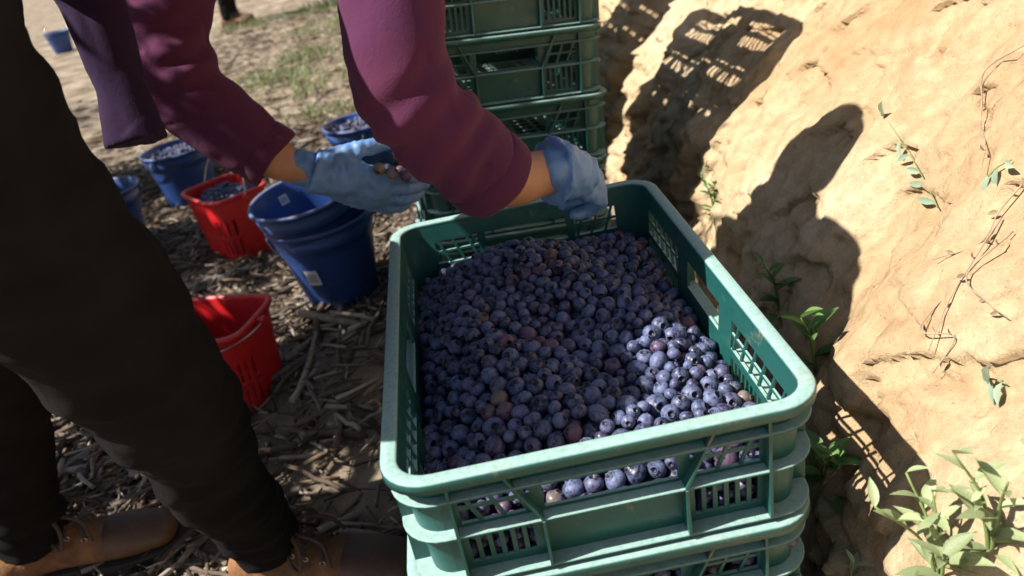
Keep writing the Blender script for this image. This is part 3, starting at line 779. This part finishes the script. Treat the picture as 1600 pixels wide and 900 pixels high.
def build_worker():
    w = empty('person', (-.66, .50, 0))
    inv = Matrix.Translation((.66, -.50, 0))
    W = lambda mb: [setattr(mb, 'V', [tuple(inv @ Vector(v)) for v in mb.V])]
    def org(name, mb, vox, m, **k): W(mb); return organic(name, mb, vox, m, w, **k)
    tag(w, 'worker bending over the crate in purple shirt, black trousers, brown boots and blue gloves', 'person')
    # body: head, neck, chest, arms to the wrists (mostly under clothes)
    mb = MB(); HC = Vector((.015, .60, 1.055)); hf, hu = (.93, -.10, -.33), (.30, -.05, .95)
    Mh = head_geo(mb, HC, hf, hu)
    smooth_tube(mb, [(-.20, .54, 1.07, .055), (-.10, .575, 1.075, .05), (-.01, .60, 1.03, .050)], 14)
    smooth_tube(mb, [(-.56, .36, 1.02, .10, .06), (-.40, .48, 1.08, .10, .06), (-.24, .55, 1.09, .11, .06)], 16, 5, (0, 0, 1))
    smooth_tube(mb, [(-.14, .40, 1.03, .045), (-.105, .33, .93, .042), (-.117, .289, .84, .040), (-.110, .286, .785, .039), (-.072, .316, .722, .038), (-.026, .355, .668, .033), (.018, .383, .657, .029, .026), (.045, .40, .645, .028, .023)], 16)
    smooth_tube(mb, [(-.30, .73, 1.03, .05), (-.44, .80, .93, .046), (-.474, .765, .82, .042), (-.43, .742, .72, .040), (-.365, .735, .645, .034), (-.33, .735, .622, .029, .026), (-.298, .737, .604, .027, .023)], 16)
    body = org('body', mb, .006, M['skin'], smooth=5)
    for s in (-1, 1):
        V, F = lathe([(.0115*math.sin(a), -.0115*math.cos(a)) for a in np.linspace(.01, math.pi-.01, 9)], 12)
        e = mesh_obj('eye', pymesh('eye', V, F, M['eye'], True), w); e.location = inv @ (Mh @ Vector((.078, s*.032, .006)))
    # hair with bun
    mb = MB(); T = lambda v: tuple(Mh @ Vector(v))
    smooth_tube(mb, [(*T((-.03, 0, .075)), .05, .055), (*T((-.028, 0, .05)), .077, .086), (*T((-.04, 0, .01)), .078, .072), (*T((-.055, 0, -.05)), .055, .04)], 20, 5, Mh.to_3x3() @ Vector((1, 0, 0)))
    smooth_tube(mb, [(*T((-.09, 0, -.01)), .03), (*T((-.115, 0, -.02)), .036), (*T((-.13, 0, -.02)), .026)], 14)
    org('hair', mb, .006, M['hair'], smooth=3, disp=lambda P: .004*nz(P*np.array([1, 4, 1]), 40))
    # shirt
    mb = MB()
    smooth_tube(mb, [(-.57, .23, 1.01, .165, .115), (-.50, .30, 1.06, .165, .115), (-.40, .45, 1.09, .150, .10), (-.26, .55, 1.10, .165, .09), (-.17, .57, 1.10, .12, .07)], 26, 6, (0, 0, 1))
    rs = [(-.20, .50, 1.09, .070), (-.125, .40, 1.045, .062), (-.102, .340, .95, .055), (-.109, .315, .891, .0525), (-.117, .289, .84, .0505), (-.108, .284, .785, .0520), (-.070, .316, .724, .0510), (-.044, .342, .680, .0505)]
    smooth_tube(mb, rs, 24, 6, None, (True, False))
    ls = [(-.27, .71, 1.04, .075), (-.38, .79, .99, .070), (-.44, .82, .937, .068), (-.465, .80, .893, .066), (-.478, .774, .842, .064), (-.469, .749, .775, .063), (-.427, .741, .714, .058), (-.367, .735, .643, .0505)]
    smooth_tube(mb, ls, 24, 6, None, (True, False))
    fl = [(-.53, .60, 1.02, .05, .045), (-.516, .645, .95, .043, .036), (-.508, .630, .89, .037, .030), (-.504, .610, .81, .036, .026), (-.503, .586, .742, .045, .030)]
    def sd(P0):
        P = P0+np.array([-.66, .50, 0.])
        d = folds(P, .0030, 10, (1, 1, 1.2), 0, .9)
        el = np.exp(-((P-np.array([-.10, .29, .755]))**2).sum(1)/.07**2)
        q = (P-np.array([-.10, .29, .755])) @ np.array([.55, 0, -.83])
        d += el*.0055*np.sin(q*150+nz(P, 14)*3.0)
        el2 = np.exp(-((P-np.array([-.46, .75, .80]))**2).sum(1)/.08**2)
        q2 = (P-np.array([-.46, .75, .80])) @ np.array([.35, 0, -.93]); d += el2*.0055*np.sin(q2*130+nz(P, 12)*3.0)
        # sewn hem lines near the cuffs
        for c_, ax in ((np.array(rs[-1][:3]), np.array(rs[-1][:3])-np.array(rs[-2][:3])), (np.array(ls[-1][:3]), np.array(ls[-1][:3])-np.array(ls[-2][:3])), (np.array(fl[-1][:3]), np.array(fl[-1][:3])-np.array(fl[-2][:3]))):
            ax = ax/np.linalg.norm(ax); s = (P-c_) @ ax; near = np.linalg.norm(P-c_, axis=1) < .085
            d -= near*.0018*np.exp(-((s+.030)/.0025)**2)
        return d
    org('shirt', mb, .0048, M['shirt'], smooth=4, disp=sd)
    mb = MB(); smooth_tube(mb, fl, 22, 6, (0, 1, 0), (True, False))
    org('tied_jacket', mb, .0045, M['jacket'], smooth=3, disp=lambda P: folds(P, .004, 12, (1, 1, .5), 6))
    for row, prev, up_ in ((rs[-1], rs[-2], None), (ls[-1], ls[-2], None)):
        a_, b_ = Vector(prev[:3]), Vector(row[:3]); t_ = (b_-a_).normalized(); c_ = b_-t_*.006
        u_ = Vector(up_) if up_ else t_.orthogonal(); u_ = (u_-t_*u_.dot(t_)).normalized(); v_ = t_.cross(u_); ra, rb = row[3], row[-1]
        ring = []
        for k_ in range(41):
            g = 2*math.pi*k_/40; w_ = 1+.02*math.sin(3*g+1)+.012*math.sin(7*g); ring.append(c_+v_*(math.cos(g)*ra*w_)+u_*(math.sin(g)*rb*w_)+t_*(.003*math.sin(2*g)))
        mc = MB()
        V_, F_ = [], []; prof = [(-.030, -.004), (-.026, .0016), (-.012, .0028), (.004, .0034), (.0075, .002), (.0070, -.003), (.0, -.0045), (-.012, -.005)]
        for off_, out_ in prof:
            for p_ in ring[:-1]: V_.append(p_+t_*off_+(p_-c_).normalized()*out_)
        n_ = 40
        for i_ in range(len(prof)-1):
            for j_ in range(n_): F_.append((i_*n_+j_, i_*n_+(j_+1) % n_, (i_+1)*n_+(j_+1) % n_, (i_+1)*n_+j_))
        mc.add(V_, F_); W(mc); mesh_obj('cuff', mc.mesh('cuff', M['shirt'], True), w)
    # trousers
    mb = MB()
    smooth_tube(mb, [(-.49, .145, .985, .105, .105), (-.565, .28, .985, .12, .125), (-.64, .42, .945, .10, .105)], 24, 5, (0, 0, 1))
    smooth_tube(mb, [(-.470, .115, .985, .102), (-.478, .128, .92, .098), (-.482, .155, .82, .096), (-.469, .197, .707, .090), (-.457, .240, .573, .081), (-.466, .296, .464, .073), (-.488, .351, .35, .065), (-.496, .409, .243, .058), (-.504, .465, .134, .054), (-.505, .474, .106, .055)], 28, 6, (1, 0, 0), (True, False))
    smooth_tube(mb, [(-.64, .43, .94, .105), (-.70, .47, .78, .098), (-.77, .52, .60, .085), (-.815, .55, .47, .076), (-.862, .575, .36, .070), (-.905, .592, .248, .064), (-.94, .612, .13, .060), (-.945, .618, .105, .060)], 26, 6, (1, 0, 0), (True, False))
    def td(P0):
        P = P0+np.array([-.66, .50, 0.]); d = folds(P, .0055, 7.0, (1, 1, 1.9), 4.0, .25)+folds(P, .0018, 19, (1, 1, 1.6), 1.0, 0)
        for c_, sg, fr in ((np.array([-.45, .25, .56]), .12, 85), (np.array([-.505, .45, .18]), .075, 150), (np.array([-.93, .61, .16]), .08, 150), (np.array([-.48, .16, .80]), .10, 70)):
            e = np.exp(-((P-c_)**2).sum(1)/sg**2); q = (P-c_) @ np.array([.25, .1, .95]); d += e*.0055*np.sin(q*fr+nz(P, 9)*3.5)
        return d
    org('trousers', mb, .006, M['trouser'], smooth=4, disp=td)
    # gloves
    mb = MB(); Mg = basis((.050, .398, .647), (.52, .70, -.52), (.38, -.66, .65)) @ Matrix.Scale(.90, 4); glove_hand(mb, Mg, [(.7, .9, .6), (.75, .95, .6), (.8, 1.0, .6), (.85, 1.0, .6)], .5, .8)
    smooth_tube(mb, [(.031, .388, .655, .044, .043), (.040, .393, .652, .040, .037), (.062, .408, .640, .034, .029)], 18, 5, (0, 0, 1), (False, True))
    org('glove', mb, .0028, M['glove'], smooth=2, disp=lambda P: .0010*nz(P, 70)+.0022*(1-np.abs(nz(P*np.array([2.2, 1, 1]), 34))*2.4))
    mb = MB(); Mg = basis((-.300, .737, .604), (.86, .06, -.50), (-.25, -.88, -.30)) @ Matrix.Scale(1.14, 4); glove_hand(mb, Mg, [(.25, .35, .3), (.22, .32, .3), (.2, .3, .3), (.2, .3, .3)], .35, .5)
    smooth_tube(mb, [(-.312, .735, .612, .040, .037), (-.298, .736, .604, .037, .034), (-.26, .738, .585, .035, .029)], 18, 5, (0, 0, 1), (False, True))
    org('glove', mb, .0028, M['glove'], smooth=2, disp=lambda P: .0010*nz(P, 70, 4)+.0022*(1-np.abs(nz(P*np.array([2.2, 1, 1]), 34, 2))*2.4))
    # boots
    def bm(ank, d): a = math.atan2(d[1], d[0]); return Matrix.Translation((ank[0]+.66, ank[1]-.50, ground_h(*ank[:2])-.004)) @ Matrix.Rotation(a, 4, 'Z')
    boot('boot', bm((-.492, .476), (.30, -.055)), w); boot('boot', bm((-.935, .622), (.30, .02)), w)
    return Mg
LEFT_HAND = build_worker()
for i, (p, r_) in enumerate((((-.206, .712, .600), .0105), ((-.187, .710, .590), .0112), ((-.167, .712, .580), .0105), ((-.197, .730, .592), .010), ((-.176, .730, .584), .010))):
    o = mesh_obj('blueberry', (GRN+REDD+BLUE)[[1, 0, 2, 5, 3][i]])
    o.matrix_world = Matrix.Translation(p) @ Matrix(rand_rot(rng).tolist()).to_4x4() @ Matrix.Scale(r_/.0108, 4)
    tag(o, 'blueberry lying in the cupped palm of the left glove', 'blueberry', 'blueberries held in the left glove')

def far_person():
    X, Y = -2.17, 8.6; w = empty('person', (X, Y, 0)); tag(w, 'distant person of whom only a brown boot shows at the top edge', 'person')
    mb = MB(); Mh = head_geo(mb, Vector((.05, 0, 1.60)), (1, 0, -.1), (.1, 0, 1))
    smooth_tube(mb, [(0, 0, 1.35, .06), (.02, 0, 1.45, .052), (.03, 0, 1.53, .055)], 14)
    smooth_tube(mb, [(0, 0, .95, .13, .09), (0, 0, 1.15, .14, .10), (0, 0, 1.36, .15, .08)], 16, 5, (1, 0, 0))
    for s in (-1, 1):
        smooth_tube(mb, [(0, s*.17, 1.36, .05), (.0, s*.22, 1.10, .042), (.07, s*.21, .86, .030)], 12)
        Mg = basis((.075, s*.21, .85), (.15, 0, -1), (-.2, s, 0)); glove_hand(mb, Mg, [(.2, .3, .2)]*4)
    organic('body', mb, .008, M['skin'], w, 4)
    mb = MB(); smooth_tube(mb, [(0, 0, .92, .17, .12), (0, 0, 1.15, .18, .13), (0, 0, 1.37, .17, .10), (0, 0, 1.42, .09, .08)], 20, 5, (1, 0, 0))
    for s in (-1, 1): smooth_tube(mb, [(0, s*.15, 1.37, .065), (.0, s*.22, 1.10, .058), (.05, s*.215, .93, .048)], 14)
    organic('shirt', mb, .010, M['trouser'], w, 4, lambda P: folds(P, .006, 9))
    mb = MB(); smooth_tube(mb, [(0, 0, .85, .16, .12), (0, 0, .97, .165, .12)], 18, 4, (1, 0, 0))
    for s in (-1, 1): smooth_tube(mb, [(0, s*.09, .9, .095), (.02, s*.11, .5, .075), (.0, s*.12, .11, .062)], 16)
    organic('trousers', mb, .010, M['trouser'], w, 4, lambda P: folds(P, .007, 8))
    mb = MB(); T = lambda v: tuple(Mh @ Vector(v))
    smooth_tube(mb, [(*T((-.03, 0, .10)), .05, .055), (*T((-.028, 0, .06)), .078, .09), (*T((-.045, 0, .0)), .076, .07)], 16, 4, Mh.to_3x3() @ Vector((1, 0, 0)))
    organic('hair', mb, .008, M['hair'], w, 3)
    for s in (-1, 1): boot('boot', Matrix.Translation((.0, s*.12, .0)) @ Matrix.Rotation(rad(-10), 4, 'Z'), w)
far_person()

# ------------------------------------------------------------------ mulch
def stick_geo(r, L, th, segs=3, n=5):
    ang = r.random()*2*math.pi; d = np.array([math.cos(ang), math.sin(ang), r.normal()*.12]); s = np.array([-d[1], d[0], 0])
    bend = r.normal()*.035*L; pts = [d*L*(t-.5)+s*bend*(4*(t-.5)**2) for t in np.linspace(0, 1, segs+1)]
    for p in pts[1:-1]: p += r.normal(size=3)*L*.012
    tr = [th*(1-.35*t*r.random()) for t in np.linspace(0, 1, segs+1)]
    V, F = tube_geo(pts, tr, n, True); return np.array([tuple(v) for v in V]), F
WCOL = [(.125, .088, .064), (.19, .14, .105), (.30, .25, .205), (.075, .056, .045), (.42, .355, .27), (.21, .145, .095)]
templ = [stick_geo(rng, 1.0, rng.uniform(.018, .065), 3, 5) for _ in range(60)]
TQ = []
for V, F in templ:
    fs = []
    for f in F:
        for a in range(1, len(f)-1): fs.append((f[0], f[a], f[a+1]))
    TQ.append((V, np.array(fs, np.int32)))
VV, FF, CC = [], [], []; base = 0
def mulch_density(x, y):
    d = .85+.7*N3(x*1.4, y*1.4, 11)+.3*N3(x*5, y*5, 2)
    d *= sstep(4.2, 2.6, y)*.8+.2
    d *= 1-.75*sstep(-.50, -.30, x)*sstep(1.4, .5, y)*sstep(-.2, .15, N3(x*3, y*3, 4)+.15)
    return d
cnt = 0
while cnt < 30000:
    x, y = rng.uniform(-2.2, .22), rng.uniform(-.1, 8.5)
    if x > -.20 and y < .62: continue
    if mulch_density(x, y) < rng.random(): continue
    V, T = TQ[rng.integers(60)]; L = min(.19, max(.018, rng.lognormal(-3.12, .6))); a = rng.random()*6.28; c, s = math.cos(a), math.sin(a)
    Q = V*L; Q = np.c_[Q[:, 0]*c-Q[:, 1]*s, Q[:, 0]*s+Q[:, 1]*c, Q[:, 2]+abs(rng.normal())*.010+.003]+np.array([x, y, ground_h(x, y)])
    VV.append(Q); FF.append(T+base); base += len(Q); col = np.array(WCOL[rng.integers(6)])*rng.uniform(.55, 1.15); CC.append(np.tile(np.r_[col, 1], (len(Q), 1))); cnt += 1
me = npmesh('mulch', np.vstack(VV), np.vstack(FF), M['wood'], False)
at = me.color_attributes.new('col', 'FLOAT_COLOR', 'POINT'); at.data.foreach_set('color', np.vstack(CC).ravel().astype(np.float32))
tag(mesh_obj('wood_mulch', me), 'loose mulch of broken twigs and bark chips over the soil', 'mulch', kind='stuff')
for i in range(150):
    while True:
        x, y = rng.uniform(-1.5, -.24), rng.uniform(.25, 2.6)
        if math.hypot(x+.455, y-1.42) > .18 and math.hypot(x+.71, y-1.11) > .17 and math.hypot(x+.86, y-2.05) > .17: break
    V, F = stick_geo(rng, rng.uniform(.10, .26), rng.uniform(.0038, .0085), 6, 7); V[:, 2] += .014
    me = pymesh('stick', V, F, M['wood'], True); col = np.array(WCOL[[0, 1, 3, 5, 0, 2][rng.integers(6)]])*rng.uniform(.75, 1.2)
    at = me.color_attributes.new('col', 'FLOAT_COLOR', 'POINT'); at.data.foreach_set('color', np.tile(np.r_[col, 1], len(V)).astype(np.float32))
    o = mesh_obj('stick', me); o.location = (x, y, ground_h(x, y)); tag(o, 'broken woody stick lying on the mulch between boots and buckets', 'stick', 'larger sticks on the mulch')

# ------------------------------------------------------------------ plants
def leaf_mesh(name, m, wid=.32, fold=.12, curl=.18):
    V = []; F = []; n = 6
    for i in range(n+1):
        t = i/n; w = wid*.5*math.sin(math.pi*min(1, t**.8*.98+.01))*(1 if t < .98 else .1); z = -curl*t*t
        V += [(t, -w, z+fold*w*2), (t, 0, z), (t, w, z+fold*w*2)]
    for i in range(n):
        a = 3*i; F += [(a, a+1, a+4, a+3), (a+1, a+2, a+5, a+4)]
    return pymesh(name, V, F, m, True)
LEAF = {k: [leaf_mesh('leaf', M[k], w, f, c) for w, f, c in ((.34, .3, .15), (.28, .2, .3), (.4, .4, .05))] for k in ('leaf', 'leaf_pale', 'leaf_grey', 'dryleaf')}
def put_leaf(parent, p, d, up, size, kind):
    o = mesh_obj('leaf', LEAF[kind][rng.integers(3)], parent); o.matrix_local = basis(p, d, up) @ Matrix.Scale(size, 4); return o
def weed(base, label, kind, stems, h, ls, lean=(-.3, -.2), nl=8, group='weeds at the foot of the bank', name='weed'):
    t = empty(name, base); tag(t, label, 'plant', group)
    for s in range(stems):
        a = rng.random()*6.28; sp = .35*h*rng.random(); hh = h*rng.uniform(.65, 1)
        pts = crom([(0, 0, -.02), (lean[0]*hh*.3+math.cos(a)*sp*.3, lean[1]*hh*.3+math.sin(a)*sp*.3, hh*.5), (lean[0]*hh+math.cos(a)*sp, lean[1]*hh+math.sin(a)*sp, hh)], 5)
        mb = MB(); mb.tube(pts, [.0022*(1-.6*i/len(pts))*(h/.12)**.5 for i in range(len(pts))], 6); mesh_obj('stem', mb.mesh('stem', M['stem'], True), t)
        for i in range(nl):
            f = (i+1)/nl; p = Vector(pts[min(len(pts)-1, int(f*(len(pts)-1)))]); b = i*2.4+a
            d = Vector((math.cos(b), math.sin(b), .35+.5*f)); put_leaf(t, p, d, (0, 0, 1), ls*rng.uniform(.6, 1.1)*(1.1-.5*f), kind)
    return t
def bk(y, z, out=0.0): return Vector((bank_x(y, z)-out, y, z))
weed(bk(.525, .30), 'small leafy weed beside the hand hole on the right of the open crate', 'leaf', 2, .12, .05)
weed(bk(.344, .315), 'weed with long narrow leaves below the shadow of the worker', 'leaf', 2, .10, .07)
weed(bk(.185, .265), 'low weed between the front crate corner and the crate shadow', 'leaf', 3, .08, .06, (-.1, -.2))
weed(bk(-.05, .345), 'bright leafy plant in the lower right corner on the bank', 'leaf_pale', 4, .12, .052, (-.25, .05), 8)
weed(bk(-.063, .40), 'second bright leafy plant at the right picture edge', 'leaf_pale', 3, .11, .046, (-.2, .05), 7)
weed(bk(.055, .245), 'small sprig sprouting under the crate shadow corner', 'leaf_pale', 1, .05, .03, (-.1, 0), 5)
weed(bk(.95, .29), 'dark weed in the stack shadow beside the tall crates', 'leaf', 3, .10, .035, (-.2, -.2), 8)
def vine(ctrl, label, kind, ls, nl, m='stem', th=.0014, name='vine', leafy=True, out=.006):
    pts = crom([tuple(bk(y, z, out+.006*(i % 2))) for i, (y, z) in enumerate(ctrl)], 7); o0 = Vector(pts[0])
    t = empty(name, o0); tag(t, label, 'plant', 'vines and roots on the bank'); mb = MB(); mb.tube([Vector(p)-o0 for p in pts], [th*(1-.5*i/len(pts)) for i in range(len(pts))], 6)
    mesh_obj('stem', mb.mesh('stem', M[m], True), t)
    for i in range(nl):
        k = int((i+.5)/nl*(len(pts)-1)); p = Vector(pts[k])-o0; a = rng.random()*6.28
        put_leaf(t, p, (-.45, math.cos(a), math.sin(a)), (-1, 0, .3), ls*rng.uniform(.7, 1.2), kind)
    return t
vine([(.357, .515), (.432, .528), (.504, .546), (.617, .575)], 'thin pale vine with grey green leaves right of the head shadow', 'leaf_grey', .030, 6, th=.0009)
vine([(.071, .455), (.071, .467), (.055, .47)], 'small round leaved sprig at the right edge below the roots', 'leaf_grey', .032, 4)
vine([(.285, .58), (.280, .592), (.274, .60)], 'pale leaf sprig near the right edge above the roots', 'leaf_grey', .036, 3)
for ct, lb in (([(.42, .684), (.443, .653), (.417, .619), (.384, .603), (.333, .599), (.299, .585)], 'long curved dry root on the upper right of the bank'),
    ([(.244, .582), (.237, .558), (.224, .531), (.241, .511)], 'dry root curling near the right edge under the pale leaf'),
    ([(.23, .554), (.198, .528), (.168, .495), (.143, .461)], 'dry root hanging straight down the right side of the bank'),
    ([(.193, .555), (.174, .525), (.135, .51), (.104, .512)], 'wiry dry root nearest the right picture edge'),
    ([(.206, .531), (.175, .472), (.135, .478), (.13, .441)], 'thin crooked dry root dangling lowest on the bank')):
    vine(ct, lb, 'dryleaf', .013, 4, 'root', .0011, 'dry_root', out=.008)
# grass patches on the far ground
gv, gf = [], []; gb = 0
patches = [(-1.15, 5.0, .35, 260), (-1.0, 5.7, .3, 160), (-.9, 4.4, .25, 90), (-1.1, 8.6, .5, 400), (-.75, 3.7, .2, 90), (-1.15, 3.3, .12, 60), (-.9, 7.0, .5, 250), (-1.9, 8.2, .4, 150), (-.72, 9.6, .5, 400)]
for cx, cy, sp, n in patches:
    for _ in range(n):
        x, y = cx+rng.normal()*sp*.5, cy+rng.normal()*sp*.5; h = rng.uniform(.03, .11); a = rng.random()*6.28; w = .004+.003*rng.random(); z = ground_h(x, y)
        dx, dy = math.cos(a), math.sin(a); lx, ly = rng.normal()*.5*h, rng.normal()*.5*h
        gv += [(x-dx*w, y-dy*w, z-.005), (x+dx*w, y+dy*w, z-.005), (x+lx*.4+dx*w*.7, y+ly*.4+dy*w*.7, z+h*.6), (x+lx*.4-dx*w*.7, y+ly*.4-dy*w*.7, z+h*.6), (x+lx, y+ly, z+h)]
        gf += [(gb, gb+1, gb+2, gb+3), (gb+3, gb+2, gb+4)]; gb += 5
tag(mesh_obj('grass', pymesh('grass', gv, gf, M['grass'])), 'patchy green grass and weeds on the far sandy ground', 'grass', kind='stuff')
# loose leaf by the front crate
o = mesh_obj('fallen_leaf', LEAF['leaf_grey'][1]); o.matrix_world = Matrix.Translation((-.315, .58, ground_h(-.315, .58)+.012)) @ Matrix.Rotation(.9, 4, 'Z') @ Matrix.Scale(.05, 4)
tag(o, 'single fallen grey green leaf on the soil left of the front crate', 'leaf')
# clods on the bank and ground
def clod(r):
    bm = bmesh.new(); bmesh.ops.create_icosphere(bm, subdivisions=2, radius=1)
    o = r.random()*50
    for v in bm.verts: v.co *= 1+.35*mnoise.noise(v.co*1.3+Vector((o, o, 0)))
    V = np.array([tuple(v.co) for v in bm.verts]); F = np.array([[v.index for v in f.verts] for f in bm.faces], np.int32); bm.free(); return V, F
cl = [clod(rng) for _ in range(6)]; VV, FF = [], []; base = 0
for i in range(900):
    V, F = cl[rng.integers(6)]; s = min(.02, rng.lognormal(-5.6, .55))
    if rng.random() < .55: y, z = rng.uniform(-.2, 2.4), rng.uniform(.0, .5)*rng.random(); p = bk(y, z, -.2*s)
    else: x, y = rng.uniform(-2, .3), rng.uniform(0, 6); p = Vector((x, y, ground_h(x, y)+.2*s))
    VV.append(V @ rand_rot(rng).T*s*np.array([1, 1, .7])+np.array(p)); FF.append(F+base); base += len(V)
tag(mesh_obj('soil_clods', npmesh('soil_clods', np.vstack(VV), np.vstack(FF), M['soil'], True)), 'small crumbled soil clods on bank and ground', 'soil', kind='stuff')
# unseen blueberry bushes, added on the left to shade the ground and left arm
def bush(x, y, h, r, label, nl=4200):
    t = empty('added_shade_bush', (x, y, 0)); tag(t, label, 'bush', 'unseen bushes added on the left for shade'); mb = MB(); tips = []
    for i in range(14):
        a = rng.random()*6.28; rr = r*rng.uniform(.2, .85); hh = h*rng.uniform(.65, 1)
        pts = crom([(0, 0, -.03), (math.cos(a)*rr*.35, math.sin(a)*rr*.35, hh*.45), (math.cos(a)*rr, math.sin(a)*rr, hh)], 6); mb.tube(pts, [.012*(1-.8*k/len(pts)) for k in range(len(pts))], 6); tips += [p for p in pts[5:]]
    mesh_obj('stem', mb.mesh('stem', M['bark'], True), t); V, F = [], []; b = 0
    for _ in range(nl):
        p = tips[rng.integers(len(tips))]+rng.normal(size=3)*np.array([.13, .13, .12]); R3 = rand_rot(rng); s = rng.uniform(.03, .05)
        q = np.array([(-1, 0, 0), (-.2, -.42, .1), (1, 0, 0), (-.2, .42, .1)])*s @ R3.T+p; V += [tuple(x_) for x_ in q]; F.append((b, b+1, b+2, b+3)); b += 4
    mesh_obj('crown', pymesh('crown', V, F, M['leaf_bush']), t)
bush(-1.38, .90, 2.1, .40, 'unseen leafy blueberry bush nearest the worker, added for shade', 4200)
bush(-2.05, 1.95, 1.85, .5, 'second unseen leafy blueberry bush on the left, added for shade')
bush(-2.45, 2.95, 1.8, .55, 'third unseen leafy blueberry bush on the left, added for shade')
bush(-3.9, 5.0, 1.7, .55, 'farthest unseen leafy blueberry bush on the left, added for shade', 2200)
